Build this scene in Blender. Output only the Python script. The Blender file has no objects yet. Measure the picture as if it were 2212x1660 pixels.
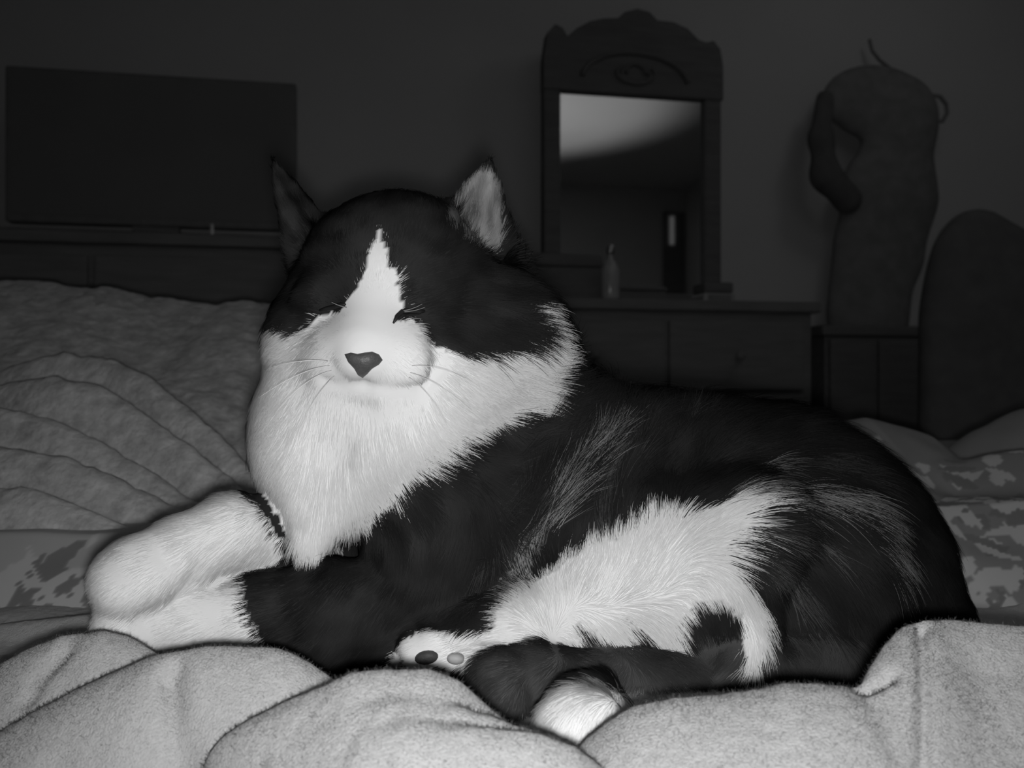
import bpy, bmesh, math, random
import numpy as np
from mathutils import Vector, Matrix
from mathutils.bvhtree import BVHTree
from mathutils.kdtree import KDTree

random.seed(7)
rng = np.random.default_rng(11)
scene = bpy.context.scene
COL = scene.collection

# ------------------------------------------------------------------ camera
F = 1900.0                      # focal length in pixels of the 2212 px wide frame
CX, CY = 1106.0, 830.0
CZ = 0.72                       # eye height above the floor (bed top is 0.57)
cam_d = bpy.data.cameras.new('camera')
cam_d.sensor_width = 36.0
cam_d.lens = F / 2212.0 * 36.0
cam_d.clip_start = 0.01
cam_d.dof.use_dof = True
cam_d.dof.focus_distance = 0.42
cam_d.dof.aperture_fstop = 13.0
cam = bpy.data.objects.new('camera', cam_d)
COL.objects.link(cam)
cam.location = (0, 0, CZ)
cam.rotation_euler = (math.pi / 2, 0, 0)
scene.camera = cam

# ------------------------------------------------------------------ world, lights, exposure
ROOM_A = math.radians(11.0)     # the room is turned a little against the view
wd = bpy.data.worlds.new('world')
wd.use_nodes = True
wd.node_tree.nodes['Background'].inputs['Color'].default_value = (1, 1, 1, 1)
wd.node_tree.nodes['Background'].inputs['Strength'].default_value = 0.0015
scene.world = wd

def room_pt(u, v, z):
    return Vector((u * math.cos(ROOM_A) - v * math.sin(ROOM_A), u * math.sin(ROOM_A) + v * math.cos(ROOM_A), z))

# the infrared lamp beside the lens, a little below it
ld = bpy.data.lights.new('infrared_lamp', 'SPOT')
ld.energy = 6.6
ld.shadow_soft_size = 0.007
ld.spot_size = math.radians(125)
ld.spot_blend = 1.0
lamp = bpy.data.objects.new('infrared_lamp', ld)
COL.objects.link(lamp)
lamp.location = (0.004, -0.01, CZ - 0.011)
lamp.rotation_euler = (math.radians(92), 0, math.radians(-3))

# a lamp behind the bed that throws a soft patch high on the rear wall and ceiling
ld2 = bpy.data.lights.new('uplight', 'SPOT')
ld2.energy = 38.0
ld2.shadow_soft_size = 0.05
ld2.spot_size = math.radians(90)
ld2.spot_blend = 0.5
up = bpy.data.objects.new('uplight', ld2)
COL.objects.link(up)
up.location = room_pt(0.94, -0.29, 1.0)
UP_TARGET = room_pt(0.9401, -0.29, 2.4)
up.rotation_euler = (UP_TARGET - up.location).to_track_quat('-Z', 'Y').to_euler()

# an added, unseen fill light that brightens the upper right of the wall
ld3 = bpy.data.lights.new('wall_fill', 'POINT')
ld3.energy = 0.85
ld3.shadow_soft_size = 0.15
cl = bpy.data.objects.new('wall_fill', ld3)
COL.objects.link(cl)
cl.location = room_pt(1.7, 1.75, 2.25)

vs = scene.view_settings
vs.view_transform = 'Standard'
vs.look = 'None'
vs.gamma = 1.0
vs.use_curve_mapping = False
vs.exposure = 0.0

# ------------------------------------------------------------------ helpers
def W(px, py, d):
    """point that stands at depth d and is seen at pixel (px, py)"""
    return np.array([(px - CX) / F * d, d, CZ - (py - CY) / F * d])

def to_px(P):
    P = np.asarray(P)
    return CX + P[..., 0] / P[..., 1] * F, CY - (P[..., 2] - CZ) / P[..., 1] * F

def tag(o, label=None, cat=None, group=None, kind=None):
    if label: o['label'] = label
    if cat: o['category'] = cat
    if group: o['group'] = group
    if kind: o['kind'] = kind
    return o

def mesh_obj(name, verts, faces, material=None, parent=None, smooth=True):
    me = bpy.data.meshes.new(name)
    v = np.asarray(verts, dtype=np.float32)
    f = np.asarray(faces)
    if f.dtype != object and f.ndim == 2:
        n, k = f.shape
        me.vertices.add(len(v)); me.vertices.foreach_set('co', v.ravel())
        me.loops.add(n * k); me.loops.foreach_set('vertex_index', f.astype(np.int32).ravel())
        me.polygons.add(n); me.polygons.foreach_set('loop_start', np.arange(0, n * k, k, dtype=np.int32))
        me.update(calc_edges=True); me.validate()
    else:
        me.from_pydata([tuple(p) for p in v], [], [list(q) for q in faces]); me.update()
    if smooth:
        me.polygons.foreach_set('use_smooth', np.ones(len(me.polygons), dtype=bool))
    if material: me.materials.append(material)
    o = bpy.data.objects.new(name, me)
    COL.objects.link(o)
    if parent: o.parent = parent
    return o

def bm_obj(name, bm, material, parent=None, smooth=False):
    bmesh.ops.recalc_face_normals(bm, faces=bm.faces)
    me = bpy.data.meshes.new(name); bm.to_mesh(me); bm.free()
    if smooth:
        for p in me.polygons: p.use_smooth = True
    me.materials.append(material)
    o = bpy.data.objects.new(name, me); COL.objects.link(o)
    if parent: o.parent = parent
    return o

def add_box(bm, x0, x1, y0, y1, z0, z1, bev=0.0):
    r = bmesh.ops.create_cube(bm, size=1.0)
    vs_ = r['verts']
    for v in vs_:
        v.co = Vector(((x0 + x1) / 2 + v.co.x * (x1 - x0), (y0 + y1) / 2 + v.co.y * (y1 - y0), (z0 + z1) / 2 + v.co.z * (z1 - z0)))
    if bev > 0:
        es = list({e for v in vs_ for e in v.link_edges})
        bmesh.ops.bevel(bm, geom=es, offset=bev, segments=2, affect='EDGES', profile=0.5)

def box(name, x0, x1, y0, y1, z0, z1, material, parent=None, bev=0.004):
    bm = bmesh.new(); add_box(bm, x0, x1, y0, y1, z0, z1, bev)
    return bm_obj(name, bm, material, parent)

def add_lathe(bm, prof, cx, cy, seg=20):
    rings = []
    for r, z in prof:
        rings.append([bm.verts.new((cx + r * math.cos(2 * math.pi * k / seg), cy + r * math.sin(2 * math.pi * k / seg), z)) for k in range(seg)])
    for a, b in zip(rings[:-1], rings[1:]):
        for k in range(seg):
            bm.faces.new((a[k], a[(k + 1) % seg], b[(k + 1) % seg], b[k]))
    bm.faces.new(rings[0][::-1]); bm.faces.new(rings[-1])

def add_prism(bm, pts, y0, y1):
    """polygon of (x, z) points pushed from y0 to y1"""
    a = [bm.verts.new((x, y0, z)) for x, z in pts]
    b = [bm.verts.new((x, y1, z)) for x, z in pts]
    bm.faces.new(a); bm.faces.new(b[::-1])
    n = len(pts)
    for k in range(n):
        bm.faces.new((a[k], b[k], b[(k + 1) % n], a[(k + 1) % n]))

def add_tube(bm, pts, rad, seg=8):
    pts = [Vector(p) for p in pts]
    rads = rad if isinstance(rad, (list, tuple, np.ndarray)) else [rad] * len(pts)
    rings = []
    for i, p in enumerate(pts):
        t = (pts[min(i + 1, len(pts) - 1)] - pts[max(i - 1, 0)]).normalized()
        a = t.orthogonal().normalized() if i == 0 else (a - t * a.dot(t)).normalized()
        b = t.cross(a)
        rings.append([bm.verts.new(p + (a * math.cos(2 * math.pi * k / seg) + b * math.sin(2 * math.pi * k / seg)) * rads[i]) for k in range(seg)])
    for r0, r1 in zip(rings[:-1], rings[1:]):
        for k in range(seg):
            bm.faces.new((r0[k], r0[(k + 1) % seg], r1[(k + 1) % seg], r1[k]))
    bm.faces.new(rings[0][::-1]); bm.faces.new(rings[-1])

def thing(name, label, cat, u, v, z, group=None):
    o = bpy.data.objects.new(name, None)
    o.empty_display_size = 0.05
    COL.objects.link(o)
    o.location = room_pt(u, v, z); o.rotation_euler = (0, 0, ROOM_A)
    return tag(o, label, cat, group)

def room_hit(px, py, v):
    """(u, z) where the ray through a pixel meets the plane at distance v in the turned room"""
    x = (px - CX) / F
    t = v / (math.cos(ROOM_A) - x * math.sin(ROOM_A))
    return x * t * math.cos(ROOM_A) + t * math.sin(ROOM_A), CZ - (py - CY) / F * t

# ------------------------------------------------------------------ smooth value noise
def vnoise(x, y, z=None, seed=0):
    if z is None: z = np.zeros_like(x)
    r = np.random.default_rng(1000 + seed)
    T = r.random((32, 32, 32)).astype(np.float32)
    xi, yi, zi = np.floor(x).astype(int), np.floor(y).astype(int), np.floor(z).astype(int)
    fx, fy, fz = x - xi, y - yi, z - zi
    fx, fy, fz = [q * q * (3 - 2 * q) for q in (fx, fy, fz)]
    out = 0
    for i in (0, 1):
        for j in (0, 1):
            for k in (0, 1):
                w = (fx if i else 1 - fx) * (fy if j else 1 - fy) * (fz if k else 1 - fz)
                out = out + w * T[(xi + i) % 32, (yi + j) % 32, (zi + k) % 32]
    return out * 2 - 1

# ------------------------------------------------------------------ materials
def new_mat(name):
    m = bpy.data.materials.new(name); m.use_nodes = True
    nt = m.node_tree; nt.nodes.clear()
    out = nt.nodes.new('ShaderNodeOutputMaterial')
    b = nt.nodes.new('ShaderNodeBsdfPrincipled')
    nt.links.new(b.outputs[0], out.inputs[0])
    return m, nt, b

def grey(v): return (v, v, v, 1)

def plain(name, v, rough=0.6, spec=0.3, var=0.15, scale=30.0, bump=0.0, bscale=200.0, metallic=0.0, stretch=(1, 1, 1)):
    m, nt, b = new_mat(name)
    b.inputs['Roughness'].default_value = rough
    b.inputs['Specular IOR Level'].default_value = spec
    b.inputs['Metallic'].default_value = metallic
    tc = nt.nodes.new('ShaderNodeTexCoord')
    mp = nt.nodes.new('ShaderNodeMapping'); mp.inputs['Scale'].default_value = stretch
    nt.links.new(tc.outputs['Object'], mp.inputs[0])
    n = nt.nodes.new('ShaderNodeTexNoise'); n.inputs['Scale'].default_value = scale; n.inputs['Detail'].default_value = 4
    nt.links.new(mp.outputs[0], n.inputs['Vector'])
    r = nt.nodes.new('ShaderNodeValToRGB')
    r.color_ramp.elements[0].position = 0.3; r.color_ramp.elements[0].color = grey(v * (1 - var))
    r.color_ramp.elements[1].position = 0.7; r.color_ramp.elements[1].color = grey(v * (1 + var))
    nt.links.new(n.outputs[0], r.inputs[0]); nt.links.new(r.outputs[0], b.inputs['Base Color'])
    if bump:
        n2 = nt.nodes.new('ShaderNodeTexNoise'); n2.inputs['Scale'].default_value = bscale; n2.inputs['Detail'].default_value = 3
        nt.links.new(mp.outputs[0], n2.inputs['Vector'])
        bp = nt.nodes.new('ShaderNodeBump'); bp.inputs['Strength'].default_value = 1.0; bp.inputs['Distance'].default_value = bump
        nt.links.new(n2.outputs[0], bp.inputs['Height']); nt.links.new(bp.outputs[0], b.inputs['Normal'])
    return m

M = {}
M['wall'] = plain('wall_paint', 0.55, 0.9, 0.1, 0.03, 3.0, 0.0005, 60)
M['ceiling'] = plain('ceiling_paint', 0.6, 0.9, 0.1, 0.02, 3.0)
M['floor'] = plain('carpet', 0.35, 0.95, 0.1, 0.2, 60.0, 0.002, 300)
M['trim'] = plain('trim_paint', 0.6, 0.6, 0.2, 0.02, 3.0)
M['wood'] = plain('dark_wood', 0.20, 0.6, 0.15, 0.12, 8.0, stretch=(1, 8, 8))
M['dark_wood'] = plain('black_wood', 0.16, 0.6, 0.12, 0.12, 8.0, stretch=(1, 8, 8))
M['plastic'] = plain('black_plastic', 0.2, 0.6, 0.1, 0.1, 30)
M['screen'] = plain('dark_screen', 0.2, 0.75, 0.05, 0.05, 5)
M['metal'] = plain('worn_metal', 0.5, 0.3, 0.5, 0.1, 30, metallic=1.0)
M['cloth'] = plain('dark_cloth', 0.24, 0.95, 0.05, 0.12, 25, 0.001, 500)
M['black_cloth'] = plain('black_cloth', 0.14, 0.95, 0.05, 0.12, 25, 0.001, 500)
M['glass_dark'] = plain('dark_glass', 0.4, 0.2, 0.5, 0.1, 10)
M['paper'] = plain('pale_label', 0.8, 0.8, 0.1, 0.1, 40)
M['mattress'] = plain('ticking', 0.6, 0.9, 0.1, 0.05, 40)
m, nt, b = new_mat('mirror_silver')
b.inputs['Base Color'].default_value = grey(0.85); b.inputs['Metallic'].default_value = 1; b.inputs['Roughness'].default_value = 0.03
M['mirror'] = m

def fleece(name, lo, hi, scale, bump, bscale, sheen=0.0, fine=900.0):
    m, nt, b = new_mat(name)
    b.inputs['Roughness'].default_value = 0.95
    b.inputs['Specular IOR Level'].default_value = 0.05
    b.inputs['Sheen Weight'].default_value = sheen
    b.inputs['Sheen Roughness'].default_value = 0.5
    tc = nt.nodes.new('ShaderNodeTexCoord')
    n = nt.nodes.new('ShaderNodeTexNoise'); n.inputs['Scale'].default_value = scale; n.inputs['Detail'].default_value = 6; n.inputs['Roughness'].default_value = 0.65
    nt.links.new(tc.outputs['Object'], n.inputs['Vector'])
    r = nt.nodes.new('ShaderNodeValToRGB')
    r.color_ramp.elements[0].position = 0.32; r.color_ramp.elements[0].color = grey(lo)
    r.color_ramp.elements[1].position = 0.68; r.color_ramp.elements[1].color = grey(hi)
    nt.links.new(n.outputs[0], r.inputs[0]); nt.links.new(r.outputs[0], b.inputs['Base Color'])
    n2 = nt.nodes.new('ShaderNodeTexNoise'); n2.inputs['Scale'].default_value = bscale; n2.inputs['Detail'].default_value = 5
    nt.links.new(tc.outputs['Object'], n2.inputs['Vector'])
    bp = nt.nodes.new('ShaderNodeBump'); bp.inputs['Strength'].default_value = 0.7; bp.inputs['Distance'].default_value = bump
    nt.links.new(n2.outputs[0], bp.inputs['Height']); nt.links.new(bp.outputs[0], b.inputs['Normal'])
    return m
M['fleece'] = fleece('pale_fleece', 0.40, 0.48, 420, 0.0010, 1100, 0.1)
M['plush'] = fleece('grey_plush', 0.29, 0.54, 55, 0.004, 130, 0.15)

# printed comforter: leaves are a colour attribute laid on the cloth
m, nt, b = new_mat('leaf_print_cotton')
b.inputs['Roughness'].default_value = 0.9; b.inputs['Specular IOR Level'].default_value = 0.1
at = nt.nodes.new('ShaderNodeAttribute'); at.attribute_name = 'print'
r = nt.nodes.new('ShaderNodeValToRGB')
r.color_ramp.elements[0].color = grey(0.20); r.color_ramp.elements[1].color = grey(0.50)
e = r.color_ramp.elements.new(0.5); e.color = grey(0.25)
nt.links.new(at.outputs['Fac'], r.inputs[0]); nt.links.new(r.outputs[0], b.inputs['Base Color'])
M['print'] = m

# coat: shade comes from the attribute on skin and strand
def coat_mat(name, strand):
    m = bpy.data.materials.new(name); m.use_nodes = True
    nt = m.node_tree; nt.nodes.clear()
    out = nt.nodes.new('ShaderNodeOutputMaterial')
    d = nt.nodes.new('ShaderNodeBsdfDiffuse')
    at = nt.nodes.new('ShaderNodeAttribute'); at.attribute_name = 'coat'
    nt.links.new(at.outputs['Fac'], d.inputs['Color'])
    if strand:
        an = nt.nodes.new('ShaderNodeAttribute'); an.attribute_name = 'skin_normal'
        nt.links.new(an.outputs['Vector'], d.inputs['Normal'])
    if strand:
        tr = nt.nodes.new('ShaderNodeBsdfTranslucent'); mx = nt.nodes.new('ShaderNodeMixShader'); mx.inputs[0].default_value = 0.22
        nt.links.new(at.outputs['Fac'], tr.inputs['Color']); nt.links.new(an.outputs['Vector'], tr.inputs['Normal'])
        nt.links.new(d.outputs[0], mx.inputs[1]); nt.links.new(tr.outputs[0], mx.inputs[2]); nt.links.new(mx.outputs[0], out.inputs[0])
    else:
        nt.links.new(d.outputs[0], out.inputs[0])
    return m
M['skin'] = coat_mat('cat_coat', False)
M['fur'] = coat_mat('cat_fur', True)
M['nose'] = plain('nose_leather', 0.075, 0.45, 0.3, 0.15, 300, 0.0003, 900)
M['pad'] = plain('paw_pad', 0.06, 0.6, 0.2, 0.15, 300, 0.0003, 900)
M['lid'] = plain('closed_eyelid', 0.015, 0.5, 0.2, 0.1, 300)
M['whisker'] = plain('whisker', 0.75, 0.5, 0.3, 0.02, 300)
M['brow'] = plain('pale_brow_hair', 0.25, 0.6, 0.2, 0.02, 300)

# ------------------------------------------------------------------ room shell
def shell(name, u0, u1, v0, v1, z0, z1, mat):
    o = box(name, u0, u1, v0, v1, z0, z1, mat, None, 0)
    o.rotation_euler = (0, 0, ROOM_A)
    return tag(o, kind='structure')
WALL_V = 2.75
REAR_V = -2.2
shell('floor', -2.7, 3.1, REAR_V - 0.1, WALL_V + 0.1, -0.1, 0.0, M['floor'])
shell('ceiling', -2.7, 3.1, REAR_V - 0.1, WALL_V + 0.1, 2.45, 2.55, M['ceiling'])
shell('wall_front', -2.7, 3.1, WALL_V, WALL_V + 0.1, 0, 2.45, M['wall'])
shell('wall_rear', -2.7, 3.1, REAR_V - 0.1, REAR_V, 0, 2.45, M['wall'])
shell('wall_left', -2.7, -2.6, REAR_V, WALL_V, 0, 2.45, M['wall'])
shell('wall_right', 3.0, 3.1, REAR_V, WALL_V, 0, 2.45, M['wall'])
shell('baseboard_front', -2.6, 3.0, WALL_V - 0.015, WALL_V, 0, 0.1, M['trim'])

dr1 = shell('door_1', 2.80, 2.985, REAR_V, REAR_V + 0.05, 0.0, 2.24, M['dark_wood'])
m, nt, b = new_mat('strip_glow')  # added glow that makes the bright strip on the door in the mirror
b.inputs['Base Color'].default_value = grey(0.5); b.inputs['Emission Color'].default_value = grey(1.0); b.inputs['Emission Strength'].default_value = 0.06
M['glow'] = m
sl = box('glow_strip', 2.845, 2.885, REAR_V + 0.05, REAR_V + 0.056, 1.95, 2.2, M['glow'], dr1, 0)

# ------------------------------------------------------------------ bed
BED = 0.57
mt = bpy.data.objects.new('mattress', None); COL.objects.link(mt); mt.location = (0.05, 0.4, 0.28)
tag(mt, 'bed mattress under the leaf print comforter', 'mattress')
box('mattress_body', -0.98, 0.98, -1.02, 1.02, 0.0, BED - 0.28 - 0.02, M['mattress'], mt, 0.05)
bf = bpy.data.objects.new('bed_frame', None); COL.objects.link(bf); bf.location = (0.05, 0.4, 0)
tag(bf, 'low dark wooden bed frame that carries the mattress', 'bed frame')
box('platform', -1.0, 1.0, -1.05, 1.05, 0.16, 0.28, M['dark_wood'], bf, 0.01)
for sx in (-0.92, 0.92):
    for sy in (-0.95, 0.95):
        box('leg', sx - 0.04, sx + 0.04, sy - 0.04, sy + 0.04, 0.0, 0.16, M['dark_wood'], bf, 0.004)

def crest(points, d):
    """crest of a fold from pixels; d is one depth or a list"""
    ds = d if isinstance(d, (list, tuple)) else [d] * len(points)
    P = np.array([W(p[0], p[1], q) for p, q in zip(points, ds)])
    return P[np.argsort(P[:, 0])]

def smooth_interp(x, xp, fp):
    """catmull-rom style interpolation of a polyline, flat outside"""
    xs = np.linspace(xp[0], xp[-1], 400)
    ys = np.interp(xs, xp, fp)
    k = 9
    pad = np.pad(ys, k // 2, mode='edge')
    ys = np.convolve(pad, np.hanning(k + 2)[1:-1] / np.hanning(k + 2)[1:-1].sum(), mode='valid')
    return np.interp(x, xs, ys)

def fold(X, Y, P, front=1.0, back=3.0, rf=0.008, rb=0.003, ends=3.0, fo=0.0):
    yc = smooth_interp(X, P[:, 0], P[:, 1]); zc = smooth_interp(X, P[:, 0], P[:, 2])
    t = yc - Y
    zf = zc - (np.sqrt(t * t + rf * rf) - rf) * front
    zb = zc - (np.sqrt(t * t + rb * rb) - rb) * back
    z = np.where(t > 0, zf, zb)
    over = np.maximum(P[0, 0] - X, 0) + np.maximum(X - P[-1, 0], 0)
    return z - over * ends

def smax(a, b, k):
    h = np.clip(0.5 + 0.5 * (a - b) / k, 0, 1)
    return b + (a - b) * h + k * h * (1 - h)

def grid_obj(name, xs, ys, Z, mat, thickness=0.0, parent=None):
    X, Y = np.meshgrid(xs, ys, indexing='ij')
    v = np.stack([X, Y, Z], -1).reshape(-1, 3)
    ny = len(ys)
    i, j = np.meshgrid(np.arange(len(xs) - 1), np.arange(ny - 1), indexing='ij')
    a = (i * ny + j).ravel()
    f = np.stack([a, a + ny, a + ny + 1, a + 1], -1)
    o = mesh_obj(name, v, f, mat, parent)
    return o

def sample(xs_, ys_, Z_, x, y):
    i = np.clip(np.searchsorted(xs_, x) - 1, 0, len(xs_) - 2); j = np.clip(np.searchsorted(ys_, y) - 1, 0, len(ys_) - 2)
    tx = np.clip((x - xs_[i]) / (xs_[i + 1] - xs_[i]), 0, 1); ty = np.clip((y - ys_[j]) / (ys_[j + 1] - ys_[j]), 0, 1)
    return (Z_[i, j] * (1 - tx) + Z_[i + 1, j] * tx) * (1 - ty) + (Z_[i, j + 1] * (1 - tx) + Z_[i + 1, j + 1] * tx) * ty

# ---- comforter with a leaf print, heaped up on the right
def axis(parts):
    out = []
    for a, b_, step in parts:
        out.append(np.arange(a, b_, step))
    out.append([parts[-1][1]])
    return np.concatenate(out)
xs = axis([(-0.96, -0.42, 0.01), (-0.42, -0.15, 0.0025), (-0.15, 0.25, 0.01), (0.25, 0.78, 0.0025), (0.78, 1.05, 0.01)])
ys = axis([(-0.6, 0.45, 0.02), (0.45, 0.8, 0.0025), (0.8, 1.42, 0.005)])
X, Y = np.meshgrid(xs, ys, indexing='ij')
Z = np.full_like(X, BED) + 0.004 * vnoise(X * 9, Y * 9, seed=1)
sidem = np.clip((np.abs(X - 0.075) - 0.185) / 0.06, 0, 1); sidem = sidem * sidem * (3 - 2 * sidem)
rise = np.clip(Y - 0.545, 0, 0.13)
rise = np.where(X < 0, np.clip(rise, 0, 0.066) * 1.6, rise)
Z = Z + sidem * 0.46 * rise * np.clip(rise / 0.02, 0, 1)
heap = [
    (crest([(1560, 1080), (1640, 980), (1720, 930), (1800, 912), (1870, 902), (1950, 925), (2010, 945), (2060, 985), (2120, 1060)], 0.86), dict(front=0.55, back=0.9, rf=0.03, rb=0.03)),
    (crest([(1990, 1030), (2050, 975), (2110, 930), (2160, 905), (2212, 888), (2400, 900)], 0.98), dict(front=0.45, back=0.9, rf=0.03, rb=0.03)),
    (crest([(1960, 1060), (2010, 1020), (2080, 1000), (2130, 985), (2212, 970), (2400, 960)], 0.78), dict(front=0.55, back=0.8, rf=0.02, rb=0.02)),
    (crest([(1900, 1010), (1950, 1040), (1990, 1100), (2030, 1180), (2060, 1230)], [0.77, 0.74, 0.69, 0.65, 0.62]), dict(front=0.8, back=0.5, rf=0.02, rb=0.02)),
    (crest([(2020, 1190), (2100, 1130), (2160, 1120), (2212, 1125), (2400, 1130)], 0.68), dict(front=0.55, back=0.6, rf=0.02, rb=0.02)),
]
for P, kw in heap:
    Z = smax(Z, fold(X, Y, P, ends=0.8, **kw), 0.015)
Z = Z + 0.0025 * vnoise(X * 30, Y * 30, seed=2) * np.clip((Z - BED) * 30, 0, 1)
# keep it under the grey plush blanket on the left
CMX, CMY, CMZ = xs, ys, Z.copy()
o = grid_obj('comforter', xs, ys, Z, M['print'])
tag(o, 'leaf print comforter spread over the bed and heaped up behind the cat rump', 'comforter')
prn = np.where(X < 0, 0.80, 0.48)
r2 = np.random.default_rng(5)
def leaf_cluster(cx, cy, n, spread, size, ang):
    for k in range(n):
        lx, ly = cx + r2.normal(0, spread), cy + r2.normal(0, spread * 0.7)
        a = ang + r2.normal(0, 0.7); L = size * r2.uniform(0.4, 0.85); w = L * r2.uniform(0.28, 0.45)
        dx, dy = X - lx, Y - ly
        s = (dx * math.cos(a) + dy * math.sin(a)) / L
        t = (-dx * math.sin(a) + dy * math.cos(a)) / w
        ins = np.abs(t) < (1 - s * s) * (1 - 0.35 * s)
        val = 1.0 if r2.random() < 0.6 else 0.0
        prn[ins & (np.abs(s) < 1)] = val
for px, py, n, sp, si in [(2150, 1300, 26, 0.035, 0.024), (2200, 1260, 14, 0.03, 0.022), (2080, 1320, 10, 0.02, 0.018), (2150, 1170, 34, 0.035, 0.02), (2060, 1040, 22, 0.03, 0.022),
                       (2200, 1190, 20, 0.03, 0.02), (30, 1270, 16, 0.02, 0.022), (110, 1290, 16, 0.022, 0.02), (170, 1275, 12, 0.015, 0.018), (60, 1300, 12, 0.02, 0.02)]:
    d = (CZ - BED) * F / (py - CY)
    if py < 1230: d = {1170: 0.665, 1190: 0.655, 1040: 0.765}[py]
    elif px < 1000: d = 0.553 / ((py - CY) / F + 0.74)
    else: d = 0.555 + (1330 - py) * 0.00058
    p = W(px, py, d)
    leaf_cluster(p[0], p[1], n, sp, si, 1.2)
att = o.data.attributes.new('print', 'FLOAT', 'POINT'); att.data.foreach_set('value', prn.astype(np.float32).ravel())

# ---- grey plush blanket heaped on the left
xs = np.arange(-0.95, 0.14, 0.003); ys = np.arange(0.58, 1.30, 0.003)
X, Y = np.meshgrid(xs, ys, indexing='ij')
plush = [
    (crest([(-400, 600), (0, 612), (100, 613), (180, 626), (240, 622), (320, 640), (420, 656), (480, 660), (520, 649), (600, 655), (700, 690), (850, 790), (1000, 940), (1150, 1060)], 1.15), dict(front=0.55, back=2.5, rf=0.04, rb=0.02)),
    (crest([(-400, 840), (-60, 830), (60, 785), (150, 770), (250, 782), (330, 820), (400, 870), (480, 950), (560, 1040), (650, 1130)], [0.86, 0.86, 0.85, 0.85, 0.84, 0.82, 0.80, 0.77, 0.74, 0.72]), dict(front=2.4, back=2.6, rf=0.020, rb=0.008)),
    (crest([(-400, 880), (-60, 860), (20, 828), (120, 803), (200, 822), (250, 850), (400, 950), (500, 1035), (600, 1130)], [0.785, 0.785, 0.785, 0.775, 0.77, 0.765, 0.74, 0.715, 0.69]), dict(front=2.4, back=2.6, rf=0.020, rb=0.008)),
    (crest([(-400, 900), (-60, 880), (0, 882), (130, 900), (220, 950), (300, 1000), (420, 1080), (520, 1150)], [0.735, 0.735, 0.73, 0.725, 0.715, 0.705, 0.685, 0.665]), dict(front=2.4, back=2.6, rf=0.020, rb=0.008)),
    (crest([(-400, 980), (-60, 970), (0, 965), (150, 988), (280, 1045), (400, 1110), (480, 1160)], [0.69, 0.685, 0.68, 0.675, 0.668, 0.658, 0.65]), dict(front=2.4, back=2.6, rf=0.020, rb=0.008)),
    (crest([(-400, 1060), (0, 1055), (60, 1060), (130, 1078), (200, 1105), (300, 1150), (380, 1185)], [0.645, 0.642, 0.641, 0.639, 0.636, 0.630, 0.625]), dict(front=2.2, back=2.0, rf=0.014, rb=0.008)),
]
cz_ = sample(CMX, CMY, CMZ, X, Y)
Z = cz_ - 0.02
for P, kw in plush:
    Z = smax(Z, fold(X, Y, P, ends=1.5, **kw), 0.006)
nz = np.clip((Z - cz_) * 40, 0, 1)
side_ = np.clip((X + 0.95) / 0.10, 0, 1); Z = cz_ - 0.02 + (Z - cz_ + 0.02) * np.sqrt(side_)
Z = Z + nz * (0.004 * vnoise(X * 16 + Y * 12, Y * 26, seed=3) + 0.0018 * vnoise(X * 70, Y * 70, seed=4) + 0.0010 * vnoise(X * 150, Y * 150, seed=5))
Z = np.maximum(Z, cz_ - 0.006)
o = grid_obj('plush_blanket', xs, ys, Z, M['plush'])
tag(o, 'dark grey plush blanket heaped in curved folds beside the cat face', 'blanket')

# ---- pale fleece blanket in the foreground
xs = np.arange(-0.50, 0.52, 0.0016); ys = np.arange(0.12, 0.585, 0.0016)
X, Y = np.meshgrid(xs, ys, indexing='ij')
base = BED + 0.008 + 0.003 * vnoise(X * 14, Y * 14, seed=6)
base = base - np.clip((Y - 0.555) / 0.03, 0, 1) ** 2 * 0.010
Z = base
fl = [
    (crest([(-200, 1380), (0, 1345), (120, 1335), (260, 1332), (420, 1345), (480, 1380)], 0.50), dict(front=0.8, back=1.2, rf=0.01, rb=0.01), 0.006),
    (crest([(-260, 1560), (-120, 1500), (0, 1436), (60, 1400), (130, 1372), (230, 1361), (290, 1378), (340, 1412), (380, 1450), (430, 1500)], 0.365), dict(front=1.4, back=3.5, rf=0.014, rb=0.003), 0.003),
    (crest([(-60, 1620), (20, 1562), (90, 1525), (200, 1475), (330, 1422), (450, 1404), (600, 1396), (650, 1412), (700, 1445), (760, 1490), (800, 1540)], 0.335), dict(front=1.5, back=3.5, rf=0.016, rb=0.003), 0.003),
    (crest([(380, 1700), (450, 1606), (560, 1550), (690, 1490), (760, 1452), (830, 1440), (930, 1441), (990, 1468), (1040, 1515), (1100, 1570), (1130, 1610)], 0.300), dict(front=0.9, back=3.5, rf=0.012, rb=0.003), 0.003),
    (crest([(560, 1680), (640, 1590), (740, 1530), (830, 1500), (900, 1502), (1000, 1524), (1060, 1545), (1110, 1566), (1200, 1590), (1260, 1620)], 0.287), dict(front=0.9, back=2.5, rf=0.010, rb=0.002), 0.002),
    (crest([(700, 1640), (780, 1572), (870, 1548), (950, 1556), (1050, 1568), (1160, 1578), (1240, 1606), (1300, 1650)], 0.277), dict(front=0.9, back=2.5, rf=0.010, rb=0.002), 0.002),
    (crest([(1210, 1680), (1260, 1602), (1300, 1566), (1350, 1532), (1420, 1508), (1500, 1495), (1600, 1484), (1690, 1474), (1760, 1482), (1820, 1491), (1858, 1493), (1880, 1450), (1908, 1402), (1940, 1366), (1980, 1346), (2050, 1345), (2130, 1350), (2212, 1356), (2500, 1370)],
           [0.305] * 10 + [0.308, 0.315, 0.322, 0.328, 0.332, 0.335, 0.335, 0.335, 0.335]), dict(front=0.72, back=3.5, rf=0.018, rb=0.004), 0.004),
]
for P, kw, k in fl:
    Z = smax(Z, fold(X, Y, P, ends=2.5, **kw), k)
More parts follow.
